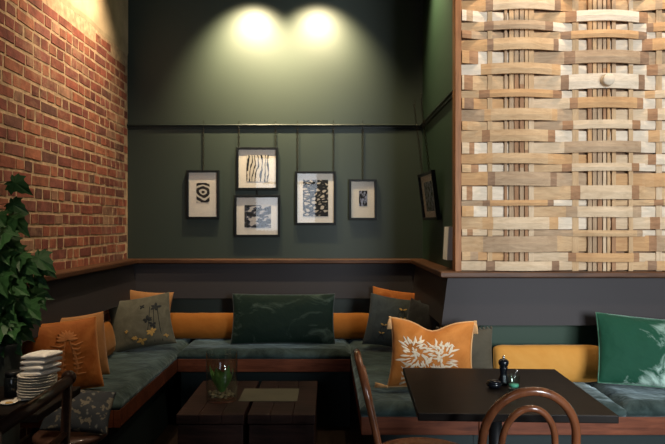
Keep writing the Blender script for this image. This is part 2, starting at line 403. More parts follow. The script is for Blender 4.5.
for i in range(n+1):
    y = y0+(YB-.001-y0)*i/n; e = 2.585+.02*noise.noise(Vector((y*6, 1.3, 0)))+.012*noise.noise(Vector((y*21, 4.3, 0)))
    vs += [(XL-.02, y, e), (XL-.0015, y, e+.002), (XL+.003, y, e+.03), (XL+.003, y, ZC), (XL-.02, y, ZC)]
for i in range(n):
    for k in range(5): l = (k+1) % 5; fs.append((i*5+k, (i+1)*5+k, (i+1)*5+l, i*5+l))
mb.add(vs, fs, 0, False); tag(mb.build('plaster_patch', M['plaster'], wl), 'beige plaster left above the bricks', kind='structure')

PATH = [(XL, 1.0), (XL, YB), (XR, YB), (XR, YP), (XE, YP)]
mb = MB(); mb.sweep(PATH, [(0, 1.072), (.092, 1.072), (.1, 1.078), (.1, 1.098), (.096, 1.104), (0, 1.104)])
tag(mb.build('trim_1', M['ledge']), 'brown timber ledge running along the walls above the benches', 'trim', kind='structure')
mb = MB(); mb.sweep(PATH, [(0, .822), (.098, .822), (.058, 1.072), (0, 1.072)])
tag(mb.build('trim_2', M['charcoal']), 'charcoal boxed backrest panel below the timber ledge', 'trim', kind='structure')
mb = MB(); mb.sweep([(XL, YB), (XR, YB), (XR, YP)], [(0, 2.058), (.010, 2.058), (.012, 2.070), (.020, 2.073), (.023, 2.081), (.018, 2.088), (0, 2.090)])
tag(mb.build('trim_3', M['rail']), 'thin dark picture rail carrying the chains of the prints', 'trim', kind='structure')

# ------------------------------------------------------------------ woven barrel-stave panel
random.seed(11)
pan = empty('woven_stave_panel', (1.4, YP, 1.104))
tag(pan, 'woven wall panel of pale barrel staves with a brown timber edge', 'wall panel')
OX, OY, OZ = 1.4, YP, 1.104
PD = 3.44
def zpx(y): return 1.35+(225-y)*PD/F
def xpx(x): return (x-328)*PD/F
pitch = 83.5*PD/F; xc1 = xpx(520.5)
rows = [(261,270.5,0),(252,261,1),(236,252,0),(229.5,236,1),(217,229.5,0),(206,217,1),(200,206,0),(186,200,1),(172,186,0),(164,172,1),(153.5,164,0),(142,153.5,1),
        (130,142,0),(121,130,1),(109,121,0),(98,109,1),(90,98,0),(75,90,1),(64,75,0),(51,64,1),(39,51,0),(31,39,1),(22,31,0),(11,22,1),(-1,11,0)]
y = -1; k = 1
while zpx(y) < ZC-.08:
    h = random.uniform(8, 14); rows.append((y-h, y, k)); y -= h; k = 1-k
XA, XB = .7085, 3.05
def depth(x, par):
    v = math.cos(PI*(x-xc1)/pitch)*(1 if par == 0 else -1)
    return .048*v if v > 0 else .020*v
mb = MB(); mb.box((XR+.0125-OX, -.012, 0), (XE-.001-OX, -.001, ZC-OZ-.002)); mb.build('backing_board', STV[6], pan)
mb = MB(); mb.box((XR-.022-OX, -.075, 0), (XR+.012-OX, -.001, ZC-OZ-.002), bev=.003); tag(mb.build('edging_strip', M['frame_wood'], pan), 'orange-brown timber edging strip')
MIDY = -.046
for (ya, yb_, par) in rows:
    z1 = zpx(ya)-OZ-.0008; z0 = max(.001, zpx(yb_)-OZ+.0008); dz = .5*(z1-z0)
    # break points along the row: bands where the iron hoops sat
    brk = [(XA, None)]
    cyc = range(-1, 7)
    segs = []
    main = random.choice([0, 0, 1, 1, 3, 4, 2, 7]); tiltv = random.uniform(-.006, .006)
    for c in cyc:
        xc = xc1+pitch*(2*c+(0 if par == 0 else 1))
        main = random.choice([0, 0, 0, 1, 1, 3, 4, 2, 7, 3]); band = random.choice([5, 6, 7, 4, 5]); endm = random.choice([1, 1, 0, 0, 0, 3, 4, 2])
        o = random.uniform(-.02, .02); hw = .155+random.uniform(-.02, .03); bw = random.uniform(.03, .055)
        segs += [(xc-pitch, endm), (xc-hw-bw+o, band), (xc-hw+o, main), (xc+hw+o, band), (xc+hw+bw+o, random.choice([endm, main, 2]))]
    segs.sort()
    xs = set([XA, XB]); 
    for x, _ in segs:
        if XA < x < XB: xs.add(x)
    st = .035; x = XA
    while x < XB: xs.add(x); x += st
    xs = sorted(xs); mb = MB(); vs = []
    q = []
    for x in xs:
        if not q or x-q[-1] > .004: q.append(x)
    xs = q; hth = .007
    for x in xs:
        yv = MIDY-depth(x, par); zo = tiltv*math.sin((x-xc1)*2.3); rb = .003*random.uniform(-1, 1)*0
        zz0, zz1 = max(.001, z0+zo), z1+zo
        vs += [(x-OX, yv+hth, zz0), (x-OX, yv-hth+.002, zz0), (x-OX, yv-hth-.001, (zz0+zz1)/2), (x-OX, yv-hth+.002, zz1), (x-OX, yv+hth, zz1)]
    b = len(mb.v); mb.v += vs
    for i in range(len(xs)-1):
        xm = (xs[i]+xs[i+1])/2; mi = segs[0][1]
        for sx, sm_ in segs:
            if sx <= xm: mi = sm_
        for k2 in range(5):
            l = (k2+1) % 5; mb.f.append((b+i*5+k2, b+(i+1)*5+k2, b+(i+1)*5+l, b+i*5+l)); mb.m.append(mi); mb.sm.append(False)
    for e in (0, len(xs)-1): mb.f.append(tuple(b+e*5+k2 for k2 in range(5))); mb.m.append(mi); mb.sm.append(False)
    mb.build('stave', STH, pan)
for c in range(-1, 6):
    xc = xc1+pitch*c; spots_ = [(xc-.165+random.uniform(-.01, .01), random.uniform(.026, .036)), (xc+.125+random.uniform(-.01, .015), random.uniform(.024, .036))]
    x = xc-.082
    while x < xc+.060:
        wv = random.uniform(.016, .030); spots_.append((x, wv)); x += wv+random.choice([.002, .004, .009])
    for x, wv in spots_:
        if x < XA+.001 or x+wv > XB: continue
        if x > xc+.09 and random.random() < .45: continue
        lone = abs(x-xc) > .09; mb = MB(); yo = MIDY+random.uniform(-.003, .004); mi = random.choice([0, 1, 1] if lone else [0, 1, 4, 4, 5, 3, 6])  # bundled slats take darker tones, painting in the shade between the staves
        H = ZC-OZ-.004; zz = 0.001
        while zz < H:
            L = random.uniform(.25, .8); ze = min(H, zz+L)
            mb.box((x-OX, yo-.005, zz), (x+wv-.002-OX, yo+.005, ze), random.choice([mi, mi, 0, 1] if lone else [mi, mi, 0, 4, 5])); zz = ze
        mb.build('slat', STV, pan)
kx, kz = (606-328)*3.4/F, 1.35+(225-81)*3.4/F
mb = MB(); mb.lathe([(.030, 0), (.031, .03), (.030, .040), (.026, .044), (0, .044)], 24)
kn = mb.build('knob', STH[2], pan); kn.rotation_euler = (PI/2, 0, 0); kn.location = (kx-OX, MIDY-.054, kz-OZ)
tag(kn, 'round pale wooden bung standing proud of a stave')

# ------------------------------------------------------------------ framed prints
def chain_mb(pts_top, L, two=False):
    mb = MB(); n = max(1, int(L/.020))
    for i in range(n):
        z = -L+ (i+.5)*L/n; pts = []
        for k in range(10):
            a = 2*PI*k/10; u, v_ = .0060*math.cos(a), (.5*L/n+.0025)*math.sin(a)
            pts.append((pts_top[0]+(u if i % 2 else 0), pts_top[1]+(0 if i % 2 else u), pts_top[2]+L+z+v_-L))
        mb.tube(pts, .0019, 5, closed=True)
    hk = [(pts_top[0], pts_top[1]+.0+.012*math.sin(t)-.0, pts_top[2]+.012-.012*math.cos(t)) for t in [j*PI/6 for j in range(7)]]
    mb.tube(hk, .0018, 5)
    return mb
DW = 4.715
def fx(px, d=DW): return (px-328)*d/F
def fz(py, d=DW): return 1.35+(225-py)*d/F
def picture(x0, x1, y0, y1, art, kind, label, chains, lean=.02, loc=None, rot=None, size=None):
    if loc is None:
        W, H = fx(x1)-fx(x0), fz(y0)-fz(y1); loc = ((fx(x0)+fx(x1))/2, YB-.004, fz(y1)); rot = (0, 0, 0)
    else: W, H = size
    root = empty('framed_print', loc, rot); tag(root, label, 'picture', 'framed prints on chains')
    t, dp = .017, .026
    mb = MB()   # front faces -Y
    mb.box((-W/2, -dp, 0), (W/2, 0, t), bev=.002); mb.box((-W/2, -dp, H-t), (W/2, 0, H), bev=.002)
    mb.box((-W/2, -dp, t), (-W/2+t, 0, H-t), bev=.002); mb.box((W/2-t, -dp, t), (W/2, 0, H-t), bev=.002)
    mb.build('picture_frame', M['black_frame'], root)
    mb = MB(); mb.box((-W/2+t, -.010, t), (W/2-t, -.004, H-t)); mb.build('mat_board', M['mat'], root)
    ax0, ax1, az0, az1 = art
    mb = MB(); xa, xb = -W/2+ax0*W, -W/2+ax1*W; za, zb = H-az1*H, H-az0*H
    cx, cz = (xa+xb)/2, (za+zb)/2
    mb.box((xa-cx, -.001, za-cz), (xb-cx, .001, zb-cz)); a = mb.build('print', print_mat('linocut_'+kind, kind), root); a.location = (cx, -.0115, cz)
    mb = MB(); mb.box((-W/2+t, -.018, t), (W/2-t, -.016, H-t)); mb.build('glass_pane', M['pane'], root)
    for cxp, L in chains:
        c = chain_mb((0, 0, 0), L).build('chain', M['chain'], root); c.location = (cxp, -.012, H+L)
    return root
ZR = 2.088
def chn(x0, x1, y0, cps): return [(fx(c)-(fx(x0)+fx(x1))/2, ZR-fz(y0)) for c in cps]
picture(186, 219, 170, 219, (.30, .70, .26, .66), 'ovals', 'black framed print with small dark oval motif, leftmost of the prints', chn(186, 219, 170, [203]))
picture(236, 278, 147, 190, (.24, .78, .18, .80), 'figures', 'black framed print of sketchy black strokes, hung directly above another print', chn(236, 278, 147, [238.5, 275.5]))
picture(234, 280, 195, 237, (.22, .80, .24, .78), 'hills', 'black framed print of dark cloudy landscape, hung below another print', [(0, fz(190)-fz(195))])
picture(295, 336, 171, 225, (.19, .81, .16, .84), 'stones', 'largest black framed print, tree and stones filling most of it', chn(295, 336, 171, [297.5, 333.5]))
picture(349, 377, 179, 220, (.36, .66, .28, .66), 'figure', 'narrow black framed print with tiny dark image, rightmost on the back wall', chn(349, 377, 179, [363]))
# the one on the short side wall, leaning out from its chains
p0 = picture(0, 0, 0, 0, (.24, .78, .20, .82), 'side', 'black framed print hung on the short side wall, seen edge on', [(-.1, .46), (.1, .46)],
             loc=(XR-.020, 4.14, 1.385), rot=(math.radians(7), 0, -PI/2+math.radians(4)), size=(.40, .305))
mb = MB(); q = [(-.036, 0, 0), (0, 0, 0), (0, .13, 0), (-.036, .13, 0), (-.026, 0, .185), (0, 0, .185), (0, .13, .185), (-.026, .13, .185)]
mb.add(q, [(0,3,2,1),(4,5,6,7),(0,1,5,4),(1,2,6,5),(2,3,7,6),(3,0,4,7)])
o = mb.build('paper_holder', M['paper']); o.location = (XR-.001, 3.58, 1.155); tag(o, 'white wedge-shaped paper holder fixed to the green side wall above the ledge', 'paper holder')

# ------------------------------------------------------------------ benches
def pad_mb(x0, y0, x1, y1, z0, z1, seed, lump=.008):
    """soft rectangular seat pad with rounded rolled edges"""
    mb = MB(); nx = max(8, int((x1-x0)/.035)); ny = max(8, int((y1-y0)/.035)); r = .03
    def P(i, j, top):
        u = i/nx; v = j/ny; x = x0+(x1-x0)*u; y_ = y0+(y1-y0)*v
        e = min(x-x0, x1-x, y_-y0, y1-y_)
        z = z0
        if top:
            k = min(1, e/r); z = z0+(z1-z0)*(.55+.45*math.sqrt(1-(1-k)**2))
            z += lump*noise.noise(Vector((x*5+seed, y_*5, .3)))*k+lump*.5*noise.noise(Vector((x*16+seed, y_*16, .9)))*k
        return (x, y_, z)
    vs = [P(i, j, 1) for i in range(nx+1) for j in range(ny+1)]; fs = []
    W_ = ny+1
    for i in range(nx):
        for j in range(ny): fs.append((i*W_+j, (i+1)*W_+j, (i+1)*W_+j+1, i*W_+j+1))
    mb.add(vs, fs, 0, True)
    loop = [i*W_ for i in range(nx+1)]+[nx*W_+j for j in range(1, ny+1)]+[i*W_+ny for i in range(nx-1, -1, -1)]+[j for j in range(ny-1, 0, -1)]
    bs = [(vs[i][0], vs[i][1], z0) for i in loop]; b = len(mb.v)
    n = len(loop); mid = []
    cx, cy = (x0+x1)/2, (y0+y1)/2
    for i in loop:
        q = vs[i]; ox = -.006 if abs(q[0]-x0) < 1e-6 else (.006 if abs(q[0]-x1) < 1e-6 else 0); oy = -.006 if abs(q[1]-y0) < 1e-6 else (.006 if abs(q[1]-y1) < 1e-6 else 0)
        mid.append((q[0]+ox, q[1]+oy, z0+(z1-z0)*.3))
    mb.v += bs+mid
    for k in range(n):
        l = (k+1) % n
        mb.f.append((loop[k], b+n+k, b+n+l, loop[l])); mb.m.append(0); mb.sm.append(True)
        mb.f.append((b+n+k, b+k, b+l, b+n+l)); mb.m.append(0); mb.sm.append(True)
    mb.f.append(tuple(b+k for k in range(n))); mb.m.append(0); mb.sm.append(False)
    return mb
ZF0, ZF1, ZS = .390, .473, .532
# left bench, along the brick wall
b = empty('bench', (-1.2, 3.06, 0)); tag(b, 'built-in bench with dark green seat pad along the brick wall', 'bench', 'built-in benches around the corner')
def child(mb, name, mat, root):
    off = Vector(root.location); mb.v = [tuple(Vector(v)-off) for v in mb.v]; return mb.build(name, mat, root)
mb = MB(); mb.box((-1.015, 3.06, ZF0), (-.985, 4.255, ZF1), bev=.003); mb.box((XL+.008, 3.06, ZF0), (-1.016, 3.09, ZF1), bev=.003); child(mb, 'front_board', M['fascia'], b)
mb = MB(); mb.box((XL+.008, 3.1, ZF0), (-1.017, 4.73, ZF1-.001)); mb.box((XL+.008, 3.2, 0), (-1.08, 4.73, ZF0-.001)); child(mb, 'bench_base', M['base'], b)
child(pad_mb(XL+.010, 3.065, -.99, 4.742, ZF1, ZS, 3), 'seat_pad', M['pad'], b)
# back bench
b = empty('bench', (-.41, 4.24, 0)); tag(b, 'built-in bench with dark green seat pad along the back wall', 'bench', 'built-in benches around the corner')
mb = MB(); mb.box((-.983, 4.225, ZF0), (.148, 4.255, ZF1), bev=.003); child(mb, 'front_board', M['fascia'], b)
mb = MB(); mb.box((-.983, 4.256, ZF0), (.148, 4.742, ZF1-.001)); mb.box((-.983, 4.33, 0), (.148, 4.742, ZF0-.001)); child(mb, 'bench_base', M['base'], b)
child(pad_mb(-.984, 4.232, .148, 4.742, ZF1, ZS, 9), 'seat_pad', M['pad'], b)
# benches on the right: one along the short side wall, one below the woven panel
b = empty('bench', (.42, 2.98, 0)); tag(b, 'built-in bench with blue green seat pad along the short green side wall', 'bench', 'built-in benches around the corner')
mb = MB(); mb.box((.152, 2.955, ZF0), (.688, 2.985, ZF1), bev=.003); mb.box((.152, 2.986, ZF0), (.182, 4.742, ZF1), bev=.003); child(mb, 'front_board', M['fascia'], b)
mb = MB(); mb.box((.184, 2.987, ZF0), (.688, 4.742, ZF1-.001)); mb.box((.22, 3.07, 0), (.688, 4.742, ZF0-.001)); child(mb, 'bench_base', M['base'], b)
child(pad_mb(.154, 2.96, .688, 4.742, ZF1, ZS, 21, .012), 'seat_pad', M['pad'], b)
b = empty('bench', (1.5, 2.98, 0)); tag(b, 'built-in bench with blue green seat pads below the woven panel', 'bench', 'built-in benches around the corner')
mb = MB(); mb.box((.690, 2.955, ZF0), (3.0, 2.985, ZF1), bev=.003); child(mb, 'front_board', M['fascia'], b)
mb = MB(); mb.box((.690, 2.987, ZF0), (3.0, YP-.016, ZF1-.001)); mb.box((.690, 3.07, 0), (3.0, YP-.016, ZF0-.001)); child(mb, 'bench_base', M['base'], b)
child(pad_mb(.694, 2.96, 1.362, YP-.016, ZF1, ZS, 27, .012), 'seat_pad', M['pad'], b)
child(pad_mb(1.368, 2.96, 2.2, YP-.016, ZF1, ZS, 35, .012), 'seat_pad', M['pad'], b)
child(pad_mb(2.206, 2.96, 2.99, YP-.016, ZF1, ZS, 41, .012), 'seat_pad', M['pad'], b)

# ------------------------------------------------------------------ cushions
class Cushion:
    def __init__(s, w_, h, t, pinch=.07, dent=0.0, dentu=0.0, seed=0, wrinkle=.006, sag=0.0):
        s.w, s.h, s.t, s.p, s.d, s.du, s.seed, s.wr, s.sag = w_, h, t, pinch, dent, dentu, seed, wrinkle, sag
    def pt(s, u, v, side):
        x = s.w/2*u*(1-s.p*(1-v*v)); z = s.h/2*v*(1-s.p*(1-u*u))
        th = s.t/2*max(0, (1-u*u)*(1-v*v))**.42
        k = math.exp(-((u-s.du)/.38)**2)*max(0, (v+1)/2)**2
        z -= s.d*k
        th *= 1-.35*k*(1 if s.d else 0)
        nz = noise.noise(Vector((x*9+s.seed, z*9, side*3.0)))*s.wr+noise.noise(Vector((x*22+s.seed, z*22, side*3.0)))*s.wr*.4
        e = min(1, (1-max(abs(u), abs(v)))*5)
        y = side*(th+nz*e)
        z -= s.sag*abs(u)**2*0
        return Vector((x, y, z+s.h/2))
    def front(s, u, v, off=.0015): q = s.pt(u, v, -1); q.y -= off; return q
    def body(s, n=26):
        mb = MB()
        g = [math.sin(PI/2*(2*i/n-1)) for i in range(n+1)]
        for side in (-1, 1):
            vs = [s.pt(u, v, side) for u in g for v in g]; fs = []
            for i in range(n):
                for j in range(n):
                    f = (i*(n+1)+j, (i+1)*(n+1)+j, (i+1)*(n+1)+j+1, i*(n+1)+j+1); fs.append(f if side < 0 else f[::-1])
            mb.add(vs, fs, 0, True)
        return mb
    def piping(s, r=.004, n=18):
        pts = []
        for k in range(n): pts.append(s.pt(-1+2*k/n, -1, -1))
        for k in range(n): pts.append(s.pt(1, -1+2*k/n, -1))
        for k in range(n): pts.append(s.pt(1-2*k/n, 1, -1))
        for k in range(n): pts.append(s.pt(-1, 1-2*k/n, -1))
        mb = MB(); mb.tube(pts, r, 6, closed=True); return mb
    def stroke(s, mb, pts, wd, mi=0):
        """ribbon sewn on the front: pts in (u,v), widths in u,v units"""
        n = len(pts); vs = []
        for i in range(n):
            a = Vector(pts[max(0, i-1)]); b_ = Vector(pts[min(n-1, i+1)]); d = (b_-a); d = d.normalized() if d.length > 0 else Vector((1, 0))
            nn = Vector((-d.y, d.x)); wq = wd[i] if hasattr(wd, '__len__') else wd
            for sg in (-1, 0, 1):
                q = Vector(pts[i])+nn*wq*sg; vs.append(s.front(max(-.99, min(.99, q.x)), max(-.99, min(.99, q.y)), .002 if sg else .004))
        fs = []
        for i in range(n-1):
            for k in range(2): fs.append((i*3+k, (i+1)*3+k, (i+1)*3+k+1, i*3+k+1))
        mb.add(vs, fs, mi, True)
    def petal(s, mb, u, v, ang, L, wd, mi=0):
        n = 6; pts = []; ws = []
        for i in range(n+1):
            t = i/n; pts.append((u+math.cos(ang)*L*t, v+math.sin(ang)*L*t)); ws.append(wd*math.sin(PI*min(1, t*.96+.02))**.8)
        s.stroke(mb, pts, ws, mi)
def cushion(cu, loc, yaw, lean, roll, mat, label, pipe=None, name='cushion', group='scatter cushions on the benches'):
    root = empty(name, loc, (math.radians(-lean), math.radians(roll), math.radians(yaw)))
    tag(root, label, 'cushion', group)
    cu.body().build('cushion_cover', mat, root, weld=True)
    if pipe: cu.piping(.0045).build('piping', pipe, root)
    return root
def bolster(x0, x1, h, t, loc, yaw, lean, mat, label):
    """long flat lumbar cushion with soft rounded ends, pivot at the base of its middle"""
    L = x1-x0; mb = MB(); nx, ns = 26, 16; vs = []
    for i in range(nx+1):
        u = -math.cos(PI*i/nx); k = (1-abs(u)**10)**.5 if abs(u) < 1 else 0
        for j in range(ns):
            a = 2*PI*j/ns; cy, cz = math.cos(a), math.sin(a)
            e = 2/2.6
            yy = math.copysign(abs(cy)**e, cy)*t/2*k; zz = math.copysign(abs(cz)**e, cz)*h/2*(.80+.20*k if i not in (0, nx) else .78)
            q = noise.noise(Vector((u*L*5+loc[0]*7, yy*9, zz*9)))*.005
            vs.append((u*L/2, yy-q, zz+h/2+q*.6))
    fs = []
    for i in range(nx):
        for j in range(ns): l = (j+1) % ns; fs.append((i*ns+j, (i+1)*ns+j, (i+1)*ns+l, i*ns+l))
    fs.append(tuple(range(ns))); fs.append(tuple(nx*ns+j for j in range(ns)))
    mb.add(vs, fs, 0, True)
    o = mb.build('bolster_cushion', mat); o.location = loc; o.rotation_euler = (math.radians(-lean), 0, math.radians(yaw))
    return tag(o, label, 'cushion', 'long bolster cushions')
ZQ = ZS+.003
bolster(0, .86, .185, .12, (-.80, 4.63, ZQ), 0, 8, M['must_l'], 'mustard bolster on the back bench, left of the green velvet cushion')
bolster(0, .62, .185, .12, (.02, 4.63, ZQ), 0, 8, M['must_l'], 'mustard bolster on the back bench, right of the green velvet cushion')
bolster(0, .56, .215, .11, (-1.375, 3.835, ZQ), 90, 8, M['must_l'], 'ochre bolster along the brick wall behind the orange cushion')
bolster(0, .57, .195, .11, (1.155, 3.39, ZQ-.010), 0, 7, M['must'], 'bright mustard bolster below the woven panel, behind the dark table')

# dark green velvet, back bench
c = Cushion(.715, .345, .13, .04, seed=2)
r = cushion(c, (-.31, 4.44, ZQ-.002), 0, 15, 0, M['dgreen_v'], 'wide bottle green velvet cushion in the middle of the back bench', M['slate'])
# sage embroidered cushion, left
c = Cushion(.41, .355, .13, .08, seed=5)
r = cushion(c, (-1.19, 4.20, ZQ+.010), 14, 22, -8, M['sage'], 'sage green cushion with gold and dark flowers in the left corner')
random.seed(5)
for (u, v, mi, sz) in [(.55, .45, 0, .16), (.2, .0, 0, .16), (.4, -.25, 0, .15), (.3, -.5, 1, .15), (-.25, -.65, 1, .10), (-.05, -.8, 1, .16), (.1, .55, 0, .10), (-.5, -.35, 1, .07), (.75, -.7, 1, .08)]:
    k = random.randint(4, 6); a0 = random.random()*6; mb = MB()
    for q in range(k): c.petal(mb, u, v, a0+2*PI*q/k*random.uniform(.8, 1.1), sz*random.uniform(.8, 1.3), sz*.30, 0)
    mb.build('embroidered_flower', M['gold_t'] if mi else M['black_t'], r)
for q in range(3): mb = MB(); c.stroke(mb, [(.1+.25*q, -.9), (.2+.2*q, -.4), (.3+.15*q, .1), (.35+.12*q, .5)], .012, 0); mb.build('embroidered_stem', M['black_t'], r)
c = Cushion(.33, .345, .10, .08, seed=8)
cushion(c, (-1.275, 4.50, ZQ+.014), 8, 8, 5, M['tan_c'], 'brown cushion mostly hidden behind the sage flowered cushion')
# orange pair, left
c = Cushion(.365, .345, .12, .05, seed=12)
r = cushion(c, (-1.262, 3.11, ZQ+.008), 38, 14, -2, M['orange_l'], 'burnt orange velvet cushion behind the stacked plates, by the brick wall', M['orange_v'])
mb = MB()
for q in range(9):
    a = PI*q/8
    c.petal(mb, .1, .45, a, .30, .05)
for sg in (-1, 1):
    for q in range(7): c.stroke(mb, [(.1+sg*.10, .30-.14*q), (.1+sg*(.22+.05*math.sin(q)), .26-.14*q), (.1+sg*(.38+.06*math.cos(q*2)), .34-.15*q)], [.03, .035, .008])
    c.stroke(mb, [(.1+sg*.06, .4), (.1+sg*.16, 0), (.1+sg*.22, -.4), (.1+sg*.1, -.7)], [.02, .04, .04, .01])
tag(mb.build('embroidery', M['rust_t'], r), 'rust stitched frond pattern')
c = Cushion(.31, .34, .10, .06, seed=17)
cushion(c, (-1.285, 3.37, ZQ+.008), 42, 10, -2, M['tan_c'], 'tan cushion just behind the burnt orange one by the brick wall')
# right corner group
c = Cushion(.37, .345, .12, .08, seed=23)
r = cushion(c, (.395, 4.20, ZQ+.012), -20, 16, 6, M['slate'], 'slate grey cushion with small embroidered insects in the right corner')
random.seed(9)
for (u, v, s_) in [(.35, .50, .13), (.42, .15, .11), (-.25, -.22, .12), (.05, -.20, .12), (-.30, -.55, .10)]:
    mb = MB()
    for q in range(2): c.petal(mb, u, v, PI*.15+q*PI*.7, s_*1.3, s_*.28, 0)
    c.petal(mb, u, v+.06, -PI/2, s_*1.5, s_*.26, 1)
    for q in (-1, 1): c.stroke(mb, [(u, v), (u+q*s_*.8, v-.1), (u+q*s_, v-.25)], .012, 1)
    mb.build('embroidered_insect', [M['gold_t'], M['black_t']], r)
c = Cushion(.38, .345, .10, .08, seed=29)
cushion(c, (.455, 4.50, ZQ+.022), -8, 8, 7, M['orange_l'], 'orange cushion peeping out above the slate grey cushion')
c = Cushion(.34, .34, .10, .08, seed=31)
cushion(c, (.535, 3.93, ZQ+.012), -66, 10, 3, M['black_f'], 'black cushion against the side wall behind the tasselled orange cushion')
c = Cushion(.42, .345, .14, .09, dent=.045, dentu=.0, seed=37, wrinkle=.009)
r = cushion(c, (.503, 3.165, ZQ+.010), -7, 18, 2, M['orange_v'], 'orange velvet cushion with white embroidery and corner tassels behind the table')
c.piping(.005).build('piping', M['beige_t'], r)
class Shift:      # same stitches, larger and lower
    def petal(q, mb, u, v, ang, L, wd, mi=0): c.petal(mb, u*1.18-.10, v*1.25-.12, ang, L*1.2, wd*1.05, mi)
    def stroke(q, mb, pts, wd, mi=0): c.stroke(mb, [(u*1.18-.10, v*1.25-.12) for u, v in pts], wd, mi)
e = Shift(); mb = MB(); random.seed(3)
for sg in (-1, 1):
    cx, cy = sg*.26, .05
    for q in range(34):       # feathery mane around each side
        a = 2*PI*q/34; L = random.uniform(.10, .27); k = random.uniform(.6, 1.1)
        e.petal(mb, cx+.20*k*math.cos(a), cy+.27*k*math.sin(a), a+sg*.55+random.uniform(-.6, .6), L, random.uniform(.018, .034))
    for q in range(16):
        a = random.uniform(0, 2*PI); k = random.uniform(.1, .8); e.petal(mb, cx+.14*k*math.cos(a), cy+.17*k*math.sin(a), random.uniform(0, 6.3), random.uniform(.08, .16), .03)
    for q in range(4):        # plumes curling up
        e.stroke(mb, [(sg*(.16+.09*q), .36-.03*q), (sg*(.17+.11*q), .48-.05*q), (sg*(.14+.14*q), .60-.11*q)], [.024, .028, .005])
    for q in range(5):
        e.stroke(mb, [(sg*(.34+.02*q), -.22-.10*q), (sg*(.46+.02*q), -.22-.11*q), (sg*(.58-.02*q), -.14-.12*q)], [.026, .032, .005])
        e.stroke(mb, [(sg*.05, -.22-.11*q), (sg*.14, -.27-.11*q), (sg*.22, -.22-.11*q)], [.01, .03, .006])
    e.stroke(mb, [(sg*.02, .32), (sg*.09, .36), (sg*.16, .33)], [.01, .025, .008])
tag(mb.build('embroidery', M['cream_t'], r), 'white mirrored plume embroidery')
for (u, v) in ((-1, 1), (1, 1), (-1, -1), (1, -1)):
    q = c.pt(u, v, -1); mb = MB(); mb.tube([(0, 0, .004), (0, 0, -.006)], .007, 8)
    for k in range(12):
        a = 2*PI*k/12; mb.tube([(.003*math.cos(a), .003*math.sin(a), -.004), (.009*math.cos(a), .009*math.sin(a), -.03), (.011*math.cos(a), .011*math.sin(a), -.06)], .0022, 5)
    t = mb.build('tassel', M['beige_t'], r); t.location = q+Vector((u*.004, 0, 0))
    if v < 0: t.rotation_euler = (0, math.radians(-95*u), 0); 
c = Cushion(.30, .27, .09, .07, seed=43)
r = cushion(c, (.712, 3.345, ZQ+.008), 3, 6, 0, M['olive'], 'dark olive cushion with bobbled top edge, left of the mustard bolster')
mb = MB()
for k in range(15):
    q = c.pt(-.95+1.9*k/14, 1, -1); mb.ball((q.x, q.y, q.z+.003), .008)
mb.build('bobble_trim', M['olive'], r)
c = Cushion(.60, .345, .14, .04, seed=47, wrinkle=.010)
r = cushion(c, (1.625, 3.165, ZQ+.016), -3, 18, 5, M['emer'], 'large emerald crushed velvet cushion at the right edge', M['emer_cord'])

# ------------------------------------------------------------------ cube coffee tables, vase, paper
def cube_table(x0, x1, label):
    y0, y1, H = 3.17, 3.86, .42
    r = empty('coffee_table', ((x0+x1)/2, (y0+y1)/2, 0)); tag(r, label, 'table', 'low box coffee tables')
    W, D = x1-x0, y1-y0
    mb = MB(); n = 3
    for k in range(n): mb.box((-W/2+W*k/n+.0006, -D/2, H-.045), (-W/2+W*(k+1)/n-.0006, D/2, H), bev=.003)
    mb.build('tabletop', M['cube_top'], r)
    mb = MB(); z = H-.052
    for k in range(3): mb.box((-W/2+.006, -D/2+.006, z-.115), (W/2-.006, D/2-.006, z), bev=.004); z -= .118
    mb.build('box_body', M['cube_top'], r)
    return r
cube_table(-.745, -.412, 'low dark timber box table with the glass vase, left of the pair')
cube_table(-.395, -.062, 'low dark timber box table without the vase, right of the pair')
mb = MB(); mb.box((-.155, -.13, 0), (.155, .13, .002)); o = mb.build('paper_menu', M['menu']); o.location = (-.318, 3.54, .4205); tag(o, 'olive sheet of paper lying across the two low box tables', 'paper')
v = empty('glass_vase', (-.565, 3.44, .4205)); tag(v, 'clear glass cylinder vase of green leaves on the low box table', 'vase')
mb = MB(); R = .083; mb.lathe([(.0, 0), (R-.004, 0), (R, .004), (R, .255), (R-.002, .257), (R-.004, .255), (R-.004, .012), (0, .012)], 40); mb.build('vase_glass', M['glass'], v)
mb = MB(); random.seed(2)
for k in range(60):
    a = random.random()*2*PI; q = math.sqrt(random.random())*.064; mb.ball((q*math.cos(a), q*math.sin(a), .022+random.random()*.022), random.uniform(.007, .011), 0, (1, 1, .7), 8)
o = mb.build('pebble_bed', M['pebble'], v); o['kind'] = 'stuff'
for k in range(15):
    a = 2*PI*k/15*2.4+.3; mb = MB(); n = 8; vs = []; fs = []; tw = random.uniform(-.5, .5); L = random.uniform(.13, .20); rr = random.uniform(.02, .052)
    for i in range(n+1):
        t = i/n; ang = a+tw*t*2; rad = .012+rr*math.sin(PI*t*.6); ctr = Vector((rad*math.cos(ang), rad*math.sin(ang), .045+L*t*(1-.25*t)))
        tn = Vector((-math.sin(ang), math.cos(ang), 0)); ww = .021*math.sin(PI*min(1, t*.9+.08))
        vs += [ctr-tn*ww, ctr+Vector((math.cos(ang), math.sin(ang), 0))*.004, ctr+tn*ww]
    for i in range(n):
        for q in range(2): fs.append((i*3+q, i*3+3+q, i*3+4+q, i*3+1+q))
    mb.add(vs, fs, 0, True); mb.build('leaf', M['tulip'], v)

